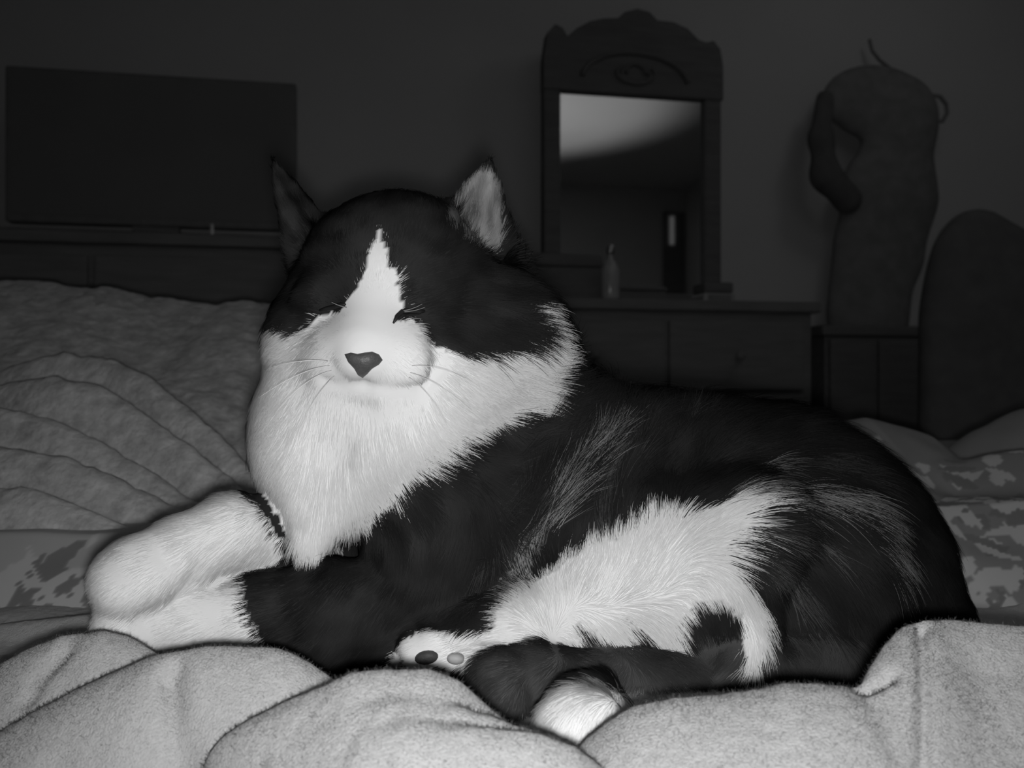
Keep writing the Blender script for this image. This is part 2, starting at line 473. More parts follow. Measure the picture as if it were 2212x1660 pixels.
# the hump turns away to the right of a crease that runs down to the camera
dx = X - (1995 - CX) / F * Y
Z = Z - np.clip((0.336 - Y) / 0.02, 0, 1) * 0.008 * np.clip(dx / 0.02, 0, 1)
# a valley that runs down the second fold, and the dip beside it
def groove(line, d, w, deep):
    global Z
    P = np.array([W(p[0], p[1], q) for p, q in zip(line, d)]); best = np.full(X.shape, 1.0)
    for a, b_ in zip(P[:-1], P[1:]):
        ba = (b_ - a)[:2]; t = np.clip(((X - a[0]) * ba[0] + (Y - a[1]) * ba[1]) / (ba @ ba), 0, 1)
        best = np.minimum(best, np.hypot(X - a[0] - t * ba[0], Y - a[1] - t * ba[1]))
    Z = Z - deep * np.exp(-(best / w) ** 2)
groove([(372, 1430), (378, 1500), (405, 1560), (450, 1604), (490, 1640), (540, 1680)], [0.325, 0.312, 0.302, 0.294, 0.288, 0.28], 0.004, 0.007)
groove([(1990, 1370), (1995, 1450), (1996, 1520), (1994, 1600), (1990, 1680)], [0.330, 0.312, 0.298, 0.284, 0.265], 0.0022, 0.006)
groove([(1855, 1496), (1890, 1496), (1925, 1488)], [0.304, 0.305, 0.307], 0.0022, 0.004)
groove([(110, 1560), (190, 1580), (280, 1592), (380, 1582)], [0.306, 0.303, 0.301, 0.302], 0.008, 0.006)
groove([(70, 1530), (90, 1490), (140, 1450)], [0.345, 0.35, 0.356], 0.004, 0.004)
Z = Z + 0.0022 * vnoise(X * 26, Y * 26, seed=7) + 0.00022 * vnoise(X * 300, Y * 300, seed=8) + 0.00022 * vnoise(X * 560, Y * 560, seed=9)
fleece_o = grid_obj('fleece_blanket', xs, ys, Z, M['fleece'])
tag(fleece_o, 'pale fleece blanket in thick rounded folds in front of the cat', 'blanket')
FLZ, FLX, FLY = Z, xs, ys
def pile(parent, xs_, ys_, Z_, n, x0, x1, y0, y1, length, rad, val):
    r = np.random.default_rng(77)
    y = np.sqrt(r.uniform(y0 * y0, y1 * y1, n)); x = r.uniform(-1, 1, n) * (x1 - x0) / 2 * (y / y1) + (x0 + x1) / 2
    e = 0.0016
    z = sample(xs_, ys_, Z_, x, y)
    gx_ = (sample(xs_, ys_, Z_, x + e, y) - z) / e; gy_ = (sample(xs_, ys_, Z_, x, y + e) - z) / e
    nrm = np.stack([-gx_, -gy_, np.ones(n)], -1); nrm /= np.linalg.norm(nrm, axis=1)[:, None]
    d = nrm + r.normal(0, 0.55, (n, 3)); d /= np.linalg.norm(d, axis=1)[:, None]
    b_ = d + r.normal(0, 0.5, (n, 3))
    L = length * r.uniform(0.5, 1.2, n)[:, None]
    p0 = np.stack([x, y, z], -1)
    P = np.stack([p0 - nrm * 0.0003, p0 + d * L * 0.5, p0 + d * L * 0.5 + b_ * L * 0.4], 1).astype(np.float32)
    h = bpy.data.hair_curves.new('pile'); h.add_curves([3] * n)
    h.points.foreach_set('position', P.ravel())
    a = h.attributes.get('radius') or h.attributes.new('radius', 'FLOAT', 'POINT')
    a.data.foreach_set('value', np.tile(np.array([1, 0.9, 0.4], np.float32) * rad, n))
    a = h.attributes.new('coat', 'FLOAT', 'CURVE'); a.data.foreach_set('value', (val * r.uniform(0.8, 1.2, n)).astype(np.float32))
    a = h.attributes.new('skin_normal', 'FLOAT_VECTOR', 'CURVE'); a.data.foreach_set('vector', nrm.astype(np.float32).ravel())
    h.materials.append(M['fur'])
    o_ = bpy.data.objects.new('pile', h); COL.objects.link(o_); o_.parent = parent
    tag(o_, kind='stuff')
pile(fleece_o, xs, ys, Z, 160000, -0.34, 0.34, 0.20, 0.46, 0.0016, 0.00006, 0.46)

# ------------------------------------------------------------------ distance-field modelling
class SDF:
    def __init__(self, lo, hi, h):
        self.h = h; self.lo = np.array(lo, float)
        self.n = np.ceil((np.array(hi) - self.lo) / h).astype(int) + 1
        self.f = np.full(self.n, 1.0, dtype=np.float32)
    def _block(self, lo, hi):
        i0 = np.clip(np.floor((lo - self.lo) / self.h).astype(int), 0, self.n - 1)
        i1 = np.clip(np.ceil((hi - self.lo) / self.h).astype(int) + 1, 1, self.n)
        g = [self.lo[k] + self.h * np.arange(i0[k], i1[k]) for k in range(3)]
        return tuple(slice(i0[k], i1[k]) for k in range(3)), np.stack(np.meshgrid(*g, indexing='ij'), -1)
    def _merge(self, sl, d, k, sub=False):
        f = self.f[sl]
        if sub:
            a, b_ = f, -d
            h = np.clip(0.5 + 0.5 * (a - b_) / k, 0, 1)
            self.f[sl] = b_ + (a - b_) * h + k * h * (1 - h)
        else:
            h = np.clip(0.5 + 0.5 * (f - d) / k, 0, 1)
            self.f[sl] = f + (d - f) * h - k * h * (1 - h)
    def ball(self, c, r, k=0.01, rot=None, sub=False):
        """ellipsoid: r = (rx, ry, rz), rot = 3x3 with local axes as columns"""
        c = np.asarray(c, float); r = np.broadcast_to(np.asarray(r, float), (3,)).copy()
        R = np.eye(3) if rot is None else np.array(rot)
        ext = r.max() + 3 * k + 0.012
        sl, P = self._block(c - ext, c + ext)
        q = (P - c) @ R
        k0 = np.linalg.norm(q / r, axis=-1); k1 = np.linalg.norm(q / (r * r), axis=-1)
        self._merge(sl, k0 * (k0 - 1) / np.maximum(k1, 1e-9), k, sub)
    def cone(self, a, b, ra, rb, k=0.01, flat=None, sub=False):
        """tapering limb from a to b; flat = (axis, factor) thins it along an axis"""
        a = np.asarray(a, float); b = np.asarray(b, float)
        ext = max(ra, rb) + 3 * k + 0.012
        sl, P = self._block(np.minimum(a, b) - ext, np.maximum(a, b) + ext)
        ba = b - a; L2 = ba @ ba
        t = np.clip(((P - a) @ ba) / L2, 0, 1)
        rel = P - a - t[..., None] * ba
        if flat is not None:
            ax = np.asarray(flat[0], float); ax = ax / np.linalg.norm(ax)
            comp = rel @ ax
            rel = rel + (comp * (flat[1] - 1))[..., None] * ax
        d = np.linalg.norm(rel, axis=-1) - (ra + (rb - ra) * t)
        if flat is not None: d = d * 0.7
        self._merge(sl, d, k, sub)
    def chain(self, pts, k=0.01):
        for (a, ra), (b, rb) in zip(pts[:-1], pts[1:]):
            self.cone(a, b, ra, rb, k)
    def mesh(self):
        f = self.f; h = self.h
        inside = f < 0
        n = np.array(f.shape) - 1
        cnt = np.zeros(n, np.int32); acc = np.zeros(tuple(n) + (3,), np.float32)
        corner = lambda o: tuple(slice(o[k], o[k] + n[k]) for k in range(3))
        for ax in range(3):
            for i in (0, 1):
                for j in (0, 1):
                    o0 = [0, 0, 0]; oth = [q for q in range(3) if q != ax]
                    o0[oth[0]] = i; o0[oth[1]] = j
                    o1 = list(o0); o1[ax] = 1
                    f0, f1 = f[corner(o0)], f[corner(o1)]
                    c = (f0 < 0) != (f1 < 0)
                    t = np.where(c, f0 / np.where(c, f0 - f1, 1), 0)
                    cnt += c
                    for q in range(3):
                        acc[..., q] += np.where(c, o0[q] + (t if q == ax else 0), 0)
        act = cnt > 0
        idx = np.full(n, -1, np.int64); idx[act] = np.arange(act.sum())
        ijk = np.argwhere(act)
        V = self.lo + h * (ijk + acc[act] / cnt[act][:, None])
        faces = []
        for ax in range(3):
            oth = [q for q in range(3) if q != ax]
            s0 = [slice(1, -1)] * 3; s0[ax] = slice(0, -1)
            s1 = [slice(1, -1)] * 3; s1[ax] = slice(1, None)
            a, b_ = inside[tuple(s0)], inside[tuple(s1)]
            for flip, c in ((False, a & ~b_), (True, ~a & b_)):
                e = np.argwhere(c)
                if not len(e): continue
                e = e + 1; e[:, ax] -= 1
                def cell(di, dj):
                    q = e.copy(); q[:, oth[0]] += di; q[:, oth[1]] += dj
                    return idx[q[:, 0], q[:, 1], q[:, 2]]
                quad = np.stack([cell(-1, -1), cell(0, -1), cell(0, 0), cell(-1, 0)], -1)
                if flip ^ (ax == 1): quad = quad[:, ::-1]
                faces.append(quad)
        return V, np.concatenate(faces)

def rot_axes(x, z=None):
    """axes with local x along the given vector"""
    x = np.asarray(x, float); x = x / np.linalg.norm(x)
    z = np.array([0, 0, 1.0]) if z is None else np.asarray(z, float)
    y = np.cross(z, x); y /= np.linalg.norm(y)
    return np.stack([x, y, np.cross(x, y)], -1)

def R(px, d): return px / F * d

# ------------------------------------------------------------------ the cat
S = SDF((-0.23, 0.32, CZ - 0.175), (0.30, 0.64, CZ + 0.125), 0.0019)
hd = 0.455                                   # depth of the middle of the head
# torso, rump, thigh
S.cone(W(1120, 1070, 0.50), W(1640, 1150, 0.53), 0.062, 0.072, 0.02)
S.ball(W(1760, 1230, 0.53), (0.075, 0.065, 0.070), 0.025)
S.ball(W(1880, 1370, 0.52), (0.055, 0.05, 0.045), 0.02)
S.ball(W(1660, 1270, 0.47), (0.060, 0.032, 0.055), 0.02, rot_axes((1, 0, -0.5)))
# neck and shoulder
S.cone(W(930, 690, 0.475), W(1090, 960, 0.49), 0.046, 0.058, 0.02)
S.ball(W(990, 1110, 0.465), (0.048, 0.035, 0.058), 0.02)
# head
S.ball(W(858, 610, hd), (0.050, 0.050, 0.045), 0.01)
S.ball(W(1010, 700, 0.450), (0.036, 0.032, 0.030), 0.015)       # full cheek
S.ball(W(690, 715, 0.455), (0.024, 0.030, 0.026), 0.015)
S.cone(W(1070, 760, 0.455), W(950, 860, 0.445), 0.030, 0.032, 0.02)   # ruff
S.cone(W(830, 640, 0.425), W(790, 745, 0.402), 0.020, 0.013, 0.012)   # bridge of the nose
S.ball(W(868, 775, 0.408), (0.0160, 0.0135, 0.0150), 0.015)      # whisker pads
S.ball(W(728, 775, 0.412), (0.0135, 0.0125, 0.0145), 0.015)
S.ball(W(672, 765, 0.436), (0.019, 0.022, 0.023), 0.016)
S.ball(W(960, 800, 0.430), (0.023, 0.022, 0.022), 0.016)
S.ball(W(800, 855, 0.432), (0.028, 0.022, 0.018), 0.014)
S.ball(W(783, 778, 0.397), (0.0095, 0.009, 0.008), 0.006)       # nose tip
S.ball(W(795, 838, 0.411), (0.0135, 0.013, 0.0085), 0.006)      # chin
S.ball(W(700, 640, 0.420), (0.012, 0.010, 0.010), 0.008)        # brows over the shut eyes
S.ball(W(905, 645, 0.416), (0.016, 0.010, 0.011), 0.008)
# mouth line, crease beside the whisker pad, parting down the bib
def furrow(line, r, k):
    for p, q in zip(line[:-1], line[1:]):
        S.cone(W(*p), W(*q), r, r, k, sub=True)
furrow([(783, 815, 0.3895), (785, 836, 0.3975)], 0.0016, 0.003)
furrow([(700, 822, 0.404), (735, 846, 0.3985), (785, 838, 0.3985), (845, 850, 0.3985), (895, 838, 0.402)], 0.0016, 0.004)
furrow([(940, 735, 0.402), (950, 790, 0.404), (915, 845, 0.406)], 0.002, 0.008)
# ears: tapering shells hollowed towards the front
def ear(base, tip, wb, front, k=0.008):
    base, tip, front = np.array(base), np.array(tip), np.asarray(front, float)
    S.cone(base, tip, wb, 0.0022, k, flat=(front, 2.6))
    off = front / np.linalg.norm(front) * 0.0075
    S.cone(base + off + (tip - base) * 0.05, base + (tip - base) * 0.86 + off * 0.5, wb * 0.70, 0.0012, 0.002, flat=(front, 2.0), sub=True)
ear(W(1015, 545, 0.452), W(1060, 346, 0.452), 0.0265, (0.25, -1, 0.05))
ear(W(672, 535, 0.458), W(588, 345, 0.465), 0.0205, (-0.75, -0.75, 0.05))
# chest and bib
S.ball(W(760, 930, 0.462), (0.047, 0.045, 0.048), 0.02)
S.ball(W(670, 950, 0.446), (0.029, 0.030, 0.040), 0.012)
S.ball(W(850, 900, 0.440), (0.040, 0.030, 0.034), 0.015)
S.cone(W(740, 1000, 0.445), W(668, 1165, 0.425), 0.034, 0.010, 0.012)
furrow([(765, 890, 0.400), (705, 970, 0.405), (655, 1075, 0.407)], 0.004, 0.016)
# near foreleg: upper arm, elbow, forearm, paw lying along the bed
S.cone(W(960, 1130, 0.455), W(900, 1320, 0.440), 0.040, 0.029, 0.015)
S.chain([(W(930, 1330, 0.437), 0.027), (W(700, 1325, 0.428), 0.0245), (W(560, 1330, 0.420), 0.0180), (W(420, 1335, 0.414), 0.0155), (W(310, 1345, 0.408), 0.0150)], 0.008)
for k_, (px, py, d) in enumerate([(262, 1322, 0.402), (252, 1345, 0.398), (258, 1368, 0.396), (275, 1385, 0.398)]):
    S.ball(W(px, py, d), (0.0105, 0.0080, 0.0072), 0.004)
# far foreleg, its paw laid over the near one
S.chain([(W(860, 1130, 0.50), 0.026), (W(690, 1215, 0.470), 0.0170), (W(565, 1155, 0.437), 0.0160), (W(500, 1147, 0.425), 0.0165), (W(400, 1192, 0.413), 0.0158), (W(300, 1242, 0.404), 0.0165), (W(272, 1262, 0.401), 0.0145)], 0.008)
for px, py, d in [(262, 1225, 0.404), (250, 1252, 0.398), (270, 1275, 0.393), (325, 1255, 0.3965)]:
    S.ball(W(px, py, d), (0.0105, 0.0090, 0.0088), 0.006)
S.cone(W(470, 1165, 0.398), W(432, 1262, 0.398), 0.0035, 0.0035, 0.006, sub=True)   # bend of the wrist
# white belly and hind leg stretched forward
S.ball(W(1270, 1275, 0.458), (0.058, 0.032, 0.036), 0.018, rot_axes((1, 0, 0.35)))
S.ball(W(1420, 1235, 0.450), (0.048, 0.032, 0.042), 0.016, rot_axes((1, 0, 0.4)))
S.cone(W(1590, 1160, 0.450), W(1500, 1300, 0.440), 0.028, 0.022, 0.010)
S.cone(W(1590, 1270, 0.445), W(1625, 1390, 0.428), 0.020, 0.010, 0.008)
S.chain([(W(1450, 1300, 0.446), 0.026), (W(1280, 1325, 0.440), 0.0215), (W(1120, 1362, 0.425), 0.0145), (W(1020, 1390, 0.414), 0.0125), (W(960, 1402, 0.409), 0.0135)], 0.014)
for px, py, d in [(903, 1396, 0.402), (915, 1424, 0.399), (945, 1388, 0.399), (985, 1422, 0.399)]:
    S.ball(W(px, py, d), (0.0088, 0.0075, 0.0070), 0.004)
# tail brought round along the bed
S.chain([(W(1900, 1400, 0.49), 0.030), (W(1760, 1450, 0.445), 0.021), (W(1580, 1482, 0.422), 0.0150), (W(1350, 1484, 0.412), 0.0142), (W(1170, 1470, 0.400), 0.0128), (W(1080, 1474, 0.389), 0.0112), (W(1090, 1512, 0.379), 0.010)], 0.010)
# the foot that shows between the folds
S.chain([(W(1300, 1525, 0.376), 0.0115), (W(1275, 1545, 0.358), 0.0135), (W(1250, 1556, 0.346), 0.0145)], 0.006)
for px, py, d in [(1200, 1558, 0.342), (1228, 1580, 0.336), (1265, 1575, 0.336), (1300, 1545, 0.340)]:
    S.ball(W(px, py, d), (0.0075, 0.0070, 0.0080), 0.004)
# the cat rests on the cloth: nothing of it goes below the blankets
gx, gy, gz = [S.lo[k] + S.h * np.arange(S.n[k]) for k in range(3)]
def ground(x, y):
    return np.maximum(np.where(y < FLY[-1], sample(FLX, FLY, FLZ, x, y), 0), sample(CMX, CMY, CMZ, x, y))
GX, GY = np.meshgrid(gx, gy, indexing='ij')
HG = ground(GX, GY) + 0.001
S.f = np.maximum(S.f, ((HG[:, :, None] - gz[None, None, :]) * 0.7).astype(np.float32))
V, Q = S.mesh()
# one smoothing pass over the grid steps
def smooth_mesh(V, Q, it=2, lam=0.5):
    E = np.concatenate([Q[:, [0, 1]], Q[:, [1, 2]], Q[:, [2, 3]], Q[:, [3, 0]]])
    for _ in range(it):
        acc = np.zeros_like(V); c = np.zeros(len(V))
        for a, b_ in ((0, 1), (1, 0)):
            np.add.at(acc, E[:, a], V[E[:, b_]]); np.add.at(c, E[:, a], 1)
        V = V + lam * (acc / np.maximum(c, 1)[:, None] - V)
    return V
V = smooth_mesh(V, Q, 2, 0.5)

# ---- coat markings, given by their outlines in the front view
def inside(poly, x, y):
    poly = np.asarray(poly, float); out = np.zeros(x.shape, bool)
    for (x0, y0), (x1, y1) in zip(poly, np.roll(poly, -1, 0)):
        c = ((y0 > y) != (y1 > y)) & (x < (x1 - x0) * (y - y0) / (y1 - y0 + 1e-12) + x0)
        out ^= c
    return out
FACE = [(820, 490), (832, 530), (838, 575), (858, 590), (862, 640), (873, 664), (853, 694), (868, 697), (890, 692), (905, 706), (925, 738), (960, 752), (1000, 766), (1040, 766), (1080, 757),
        (1118, 737), (1140, 712), (1134, 682), (1120, 652), (1150, 662), (1172, 690), (1180, 730), (1176, 790), (1160, 850), (1115, 885), (1045, 925), (995, 950), (925, 985), (885, 1030),
        (845, 1070), (785, 1110), (725, 1160), (690, 1200), (652, 1205), (636, 1180), (604, 1122), (572, 1075), (530, 1010), (520, 930), (530, 870), (550, 800), (565, 730), (590, 700),
        (640, 722), (665, 707), (690, 681), (738, 672), (747, 652), (770, 625), (785, 600), (795, 560), (808, 520)]
PAWS = [(524, 1240), (528, 1290), (532, 1330), (545, 1352), (575, 1398), (590, 1500), (100, 1500), (100, 1000), (505, 1050), (545, 1080), (578, 1120), (600, 1160), (626, 1195), (600, 1218)]  # stops short of the bib: the gap shadow is painted as dark fur
LEG = [(840, 1450), (860, 1390), (900, 1365), (1010, 1360), (1060, 1368), (1075, 1320), (1130, 1280), (1200, 1230), (1280, 1178), (1330, 1168), (1420, 1122), (1480, 1120), (1550, 1095), (1610, 1072),
       (1625, 1092), (1590, 1150), (1560, 1205), (1605, 1245), (1650, 1310), (1655, 1370), (1640, 1450), (1614, 1450), (1598, 1330), (1560, 1296), (1500, 1305), (1470, 1340),
       (1440, 1400), (1395, 1368), (1352, 1342), (1355, 1396), (1300, 1372), (1240, 1348), (1250, 1392), (1130, 1388), (1060, 1405), (1000, 1442), (900, 1450)]
FOOT = [(1140, 1570), (1165, 1510), (1215, 1475), (1290, 1485), (1380, 1515), (1330, 1600), (1250, 1640), (1150, 1620)]
EAR_R = [(1035, 372), (1066, 376), (1080, 420), (1082, 490), (1080, 540), (1047, 552), (1015, 525), (972, 490), (985, 440), (1010, 400)]
EAR_L = [(585, 350), (600, 390), (625, 430), (672, 478), (668, 512), (640, 510), (610, 470), (592, 420)]
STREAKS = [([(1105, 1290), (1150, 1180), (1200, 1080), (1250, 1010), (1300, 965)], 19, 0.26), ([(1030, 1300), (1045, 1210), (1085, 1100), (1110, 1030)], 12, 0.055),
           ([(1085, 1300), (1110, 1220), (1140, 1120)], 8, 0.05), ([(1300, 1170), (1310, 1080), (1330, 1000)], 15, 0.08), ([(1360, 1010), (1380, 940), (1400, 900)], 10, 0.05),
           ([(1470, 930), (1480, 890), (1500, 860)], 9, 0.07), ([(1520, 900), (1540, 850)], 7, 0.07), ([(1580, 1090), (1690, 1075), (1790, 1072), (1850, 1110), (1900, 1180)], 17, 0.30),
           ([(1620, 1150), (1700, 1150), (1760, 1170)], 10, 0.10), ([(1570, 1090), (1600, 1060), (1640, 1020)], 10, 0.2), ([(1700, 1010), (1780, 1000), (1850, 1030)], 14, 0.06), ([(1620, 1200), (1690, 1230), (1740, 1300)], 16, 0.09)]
def coat(P, jit=0.0, seed=0):
    x, y = to_px(P); d = P[:, 1]
    r = np.random.default_rng(40 + seed)
    jx = jit * (1.2 * vnoise(x / 14, y / 14, seed=20) + 0.6 * r.normal(size=len(x)))
    jy = jit * (1.2 * vnoise(x / 14, y / 14, seed=21) + 0.6 * r.normal(size=len(x)))
    xx, yy = x + jx, y + jy
    c = 0.027 + 0.007 * vnoise(x / 60, y / 40, seed=22)
    near = d < 0.485
    tail = (y > 1385 - 0.02 * (x - 1000)) & (x > 960) & (x < 1880) & (d < 0.455)
    c = np.where(tail, 0.072, c)
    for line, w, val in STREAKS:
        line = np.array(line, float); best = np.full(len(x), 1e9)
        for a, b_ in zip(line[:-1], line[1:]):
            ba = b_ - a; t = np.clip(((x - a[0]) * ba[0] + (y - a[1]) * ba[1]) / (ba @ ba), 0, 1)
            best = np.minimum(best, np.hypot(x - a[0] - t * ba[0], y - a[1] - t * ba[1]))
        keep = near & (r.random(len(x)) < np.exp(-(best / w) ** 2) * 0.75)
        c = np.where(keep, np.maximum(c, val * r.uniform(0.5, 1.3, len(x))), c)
    c = np.where(near & inside(EAR_R, xx, yy), 0.20 * (1 + 0.5 * vnoise(x / 12, y / 30, seed=23)), c)
    c = np.where(near & inside(EAR_L, xx, yy), 0.045, c)
    white = near & (inside(FACE, xx, yy) | inside(PAWS, xx, yy) | inside(LEG, xx, yy) | inside(FOOT, xx, yy))
    return np.where(white, 0.72, c), white

cat = mesh_obj('cat', V, Q, M['skin'])
tag(cat, 'long-haired black and white cat lying on the bed with its eyes shut', 'cat')
cv, _ = coat(V, 2.0)
att = cat.data.attributes.new('coat', 'FLOAT', 'POINT'); att.data.foreach_set('value', cv.astype(np.float32))
Nrm = np.zeros(len(V) * 3, np.float32); cat.data.vertices.foreach_get('normal', Nrm); Nrm = Nrm.reshape(-1, 3)
if (Nrm * (V - V.mean(0))).sum() < 0:
    cat.data.flip_normals(); Nrm = -Nrm
bvh = BVHTree.FromPolygons([Vector(v) for v in V], [list(map(int, q)) for q in Q])
def on_cat(px, py, lift=0.0):
    o_ = Vector((0, 0, CZ)); dr = Vector(W(px, py, 1.0)) - o_; dr.normalize()
    h = bvh.ray_cast(o_, dr)
    return (np.array(h[0]) - np.array(dr) * lift, np.array(h[1])) if h[0] is not None else (None, None)

# ---- fur
# (x, y, flow x, flow y (down), length m, lift)
FLOW = [(820, 520, 0.02, -1, .004, .25), (850, 430, .1, -1, .008, .4), (795, 690, 0, -1, .003, .25), (783, 740, 0, -1, .002, .2), (730, 775, -.8, .5, .0035, .3), (870, 780, .8, .5, .004, .3),
        (795, 830, 0, 1, .003, .25), (740, 845, -.3, 1, .004, .25), (860, 850, .3, 1, .004, .25), (795, 880, 0, 1, .007, .25), (720, 660, -.6, -.4, .004, .3), (900, 660, .7, -.3, .005, .3), (960, 620, .8, -.4, .008, .35), (1000, 710, 1, .25, .010, .3), (1120, 720, 1, .3, .022, .45),
        (1150, 650, .9, -.3, .018, .5), (640, 640, -1, -.1, .008, .35), (620, 740, -1, .35, .010, .32), (580, 860, -.7, .7, .009, .3), (560, 980, -.6, .6, .009, .3), (720, 950, -.1, 1, .009, .22),
        (850, 930, .2, 1, .009, .22), (1000, 900, .9, .45, .011, .3), (1130, 860, 1, .3, .024, .45), (930, 1000, .9, .4, .018, .35), (820, 1080, .6, .8, .018, .35), (670, 1130, -.05, 1, .011, .22),
        (1030, 450, .1, -1, .010, .3), (1060, 380, .1, -1, .005, .3), (610, 420, -.3, -1, .007, .3), (590, 360, -.3, -1, .004, .3), (800, 1300, -.5, .8, .007, .3), (1000, 1300, -.3, 1, .014, .35),
        (560, 1330, -.9, .2, .006, .3), (420, 1330, -1, .2, .006, .3), (300, 1250, -.9, .5, .005, .3), (450, 1150, -.9, .4, .007, .35), (560, 1150, -.9, .4, .006, .3),
        (1000, 1120, -.2, .9, .016, .3), (1150, 1120, .45, -.9, .034, .4), (1250, 1020, .6, -.8, .034, .4), (1330, 1050, .2, -1, .030, .4), (1400, 1100, -.1, -1, .013, .45), (1300, 1180, -.2, -1, .010, .45),
        (1300, 1270, .3, -.8, .007, .3), (1200, 1310, -.1, -.9, .006, .3), (1420, 1240, .35, -.8, .008, .35), (1150, 1300, -.4, -.8, .010, .4), (1250, 1350, .6, .8, .010, .3), (1340, 1370, .7, .8, .015, .5), (1430, 1370, .6, .8, .015, .5),
        (1100, 1370, -1, .2, .006, .3), (930, 1400, -1, .1, .003, .3), (1540, 1130, .7, -.7, .014, .35), (1650, 1090, 1, -.15, .032, .35), (1790, 1090, .9, .25, .034, .35), (1880, 1180, .6, .8, .030, .35),
        (1600, 1180, .9, .3, .024, .35), (1640, 1260, .65, .75, .014, .3), (1700, 1330, .5, .9, .018, .35), (1640, 1400, -.05, 1, .015, .25), (1560, 1320, .3, 1, .006, .3), (1520, 1300, .5, .8, .006, .3), (1500, 950, .45, -.9, .028, .45),
        (1350, 900, .5, -.85, .028, .4), (1650, 950, .8, -.5, .026, .45), (1800, 980, .95, -.1, .024, .4), (1950, 1120, .5, .85, .016, .35), (2030, 1280, .3, .95, .014, .35), (1850, 1350, .2, 1, .018, .35),
        (1250, 850, .7, -.4, .026, .45), (1180, 780, .9, -.1, .024, .45), (1200, 950, .6, -.6, .028, .4), (1300, 1450, -1, .2, .010, .3), (1050, 1490, -.6, .8, .008, .3), (1600, 1450, -.8, .6, .010, .3),
        (1780, 1450, -.6, .8, .012, .3), (1250, 1560, -.4, .9, .004, .3)]
FLOW = np.array(FLOW)
def flow_at(x, y):
    f = np.zeros((len(x), 4)); wsum = np.zeros(len(x))
    for px, py, fx, fy, L, lift in FLOW:
        w = 1.0 / ((x - px) ** 2 + (y - py) ** 2 + 900.0) ** 1.6
        n = math.hypot(fx, fy)
        f += w[:, None] * np.array([fx / n, fy / n, L, lift]); wsum += w
    return f / wsum[:, None]

T = np.concatenate([Q[:, [0, 1, 2]], Q[:, [0, 2, 3]]])
A, B, C = V[T[:, 0]], V[T[:, 1]], V[T[:, 2]]
area = np.linalg.norm(np.cross(B - A, C - A), axis=1) / 2
cen = (A + B + C) / 3
tn = Nrm[T].mean(1)
view = cen - np.array([0, 0, CZ]); view /= np.linalg.norm(view, axis=1)[:, None]
facing = -(tn * view).sum(1)
wgt = area * np.where(facing > -0.35, 1.0, 0.25)
cx_, cy_ = to_px(cen)
wgt = wgt * np.where((cx_ < 1150) & (cy_ < 900), 1.4, 1.0)
NS = 420000
pick = rng.choice(len(T), NS, p=wgt / wgt.sum())
r1, r2_ = np.sqrt(rng.random(NS)), rng.random(NS)
ba, bb, bc = 1 - r1, r1 * (1 - r2_), r1 * r2_
root = ba[:, None] * A[pick] + bb[:, None] * B[pick] + bc[:, None] * C[pick]
nn = ba[:, None] * Nrm[T[pick, 0]] + bb[:, None] * Nrm[T[pick, 1]] + bc[:, None] * Nrm[T[pick, 2]]
nn /= np.linalg.norm(nn, axis=1)[:, None] + 1e-9
x, y = to_px(root)
# no strands on the nose leather, the slits of the eyes or the toe pads
drop = inside([(740, 760), (830, 760), (826, 790), (785, 822), (750, 795)], x, y) & (root[:, 1] < 0.41)
drop |= root[:, 2] < ground(root[:, 0], root[:, 1]) + 0.0025
root, nn, x, y = root[~drop], nn[~drop], x[~drop], y[~drop]
NS = len(root)
fl_ = flow_at(x, y)
shade, white = coat(root, 5.0, seed=3)
# locks: hairs of one lock share a bend
cell = vnoise(root[:, 0] * 160, root[:, 1] * 160, root[:, 2] * 160, seed=30)
cell2 = vnoise(root[:, 0] * 160, root[:, 1] * 160, root[:, 2] * 160, seed=31)
fine = vnoise(root[:, 0] * 420, root[:, 1] * 420, root[:, 2] * 420, seed=32)
L = fl_[:, 2] * rng.uniform(0.65, 1.15, NS) * (1 + 0.25 * fine)
fx, fy = fl_[:, 0].copy(), fl_[:, 1].copy()
ang = 0.35 * cell + 0.18 * fine + rng.normal(0, 0.09, NS)
long_ = np.clip(L / 0.02, 0.3, 1.2)
ang *= long_ * np.where(white, 0.55, 1.0)
fx, fy = fx * np.cos(ang) - fy * np.sin(ang), fx * np.sin(ang) + fy * np.cos(ang)
flow3 = np.stack([fx, np.zeros(NS), -fy], -1)
tang = flow3 - (flow3 * nn).sum(1)[:, None] * nn
tang /= np.linalg.norm(tang, axis=1)[:, None] + 1e-6
lift = fl_[:, 3] * np.where(white, 0.85, 1.0) * (1 + 0.35 * cell2) * rng.uniform(0.7, 1.3, NS)
KP = 6
tt = np.linspace(0, 1, KP)
pos = np.empty((NS, KP, 3), np.float32)
side = np.cross(nn, tang)
curl = (rng.normal(0, 0.06, NS) + 0.10 * cell2) * np.where(white, 0.6, 1.0)
for k, t in enumerate(tt):
    out = lift * (t - 0.55 * t * t) * 1.5
    pos[:, k] = root - nn * 0.0006 + L[:, None] * (tang * (t * (1 - 0.12 * lift))[:, None] + nn * out[:, None] + side * (curl * t * t)[:, None])
    pos[:, k, 2] -= L * 0.10 * t * t
hc = bpy.data.hair_curves.new('fur')
hc.add_curves([KP] * NS)
hc.points.foreach_set('position', pos.ravel())
rad = np.where(L > 0.012, 0.00010, 0.00008)[:, None] * np.array([1.0, 1.0, 0.95, 0.8, 0.55, 0.15])[None, :]
ra = hc.attributes.get('radius') or hc.attributes.new('radius', 'FLOAT', 'POINT')
ra.data.foreach_set('value', rad.astype(np.float32).ravel())
shade = np.where(white, 0.72, shade)
sh = shade * rng.uniform(0.93, 1.06, NS) * np.where(white, 1.0, 1 + 0.5 * np.clip(cell, -0.6, 1))
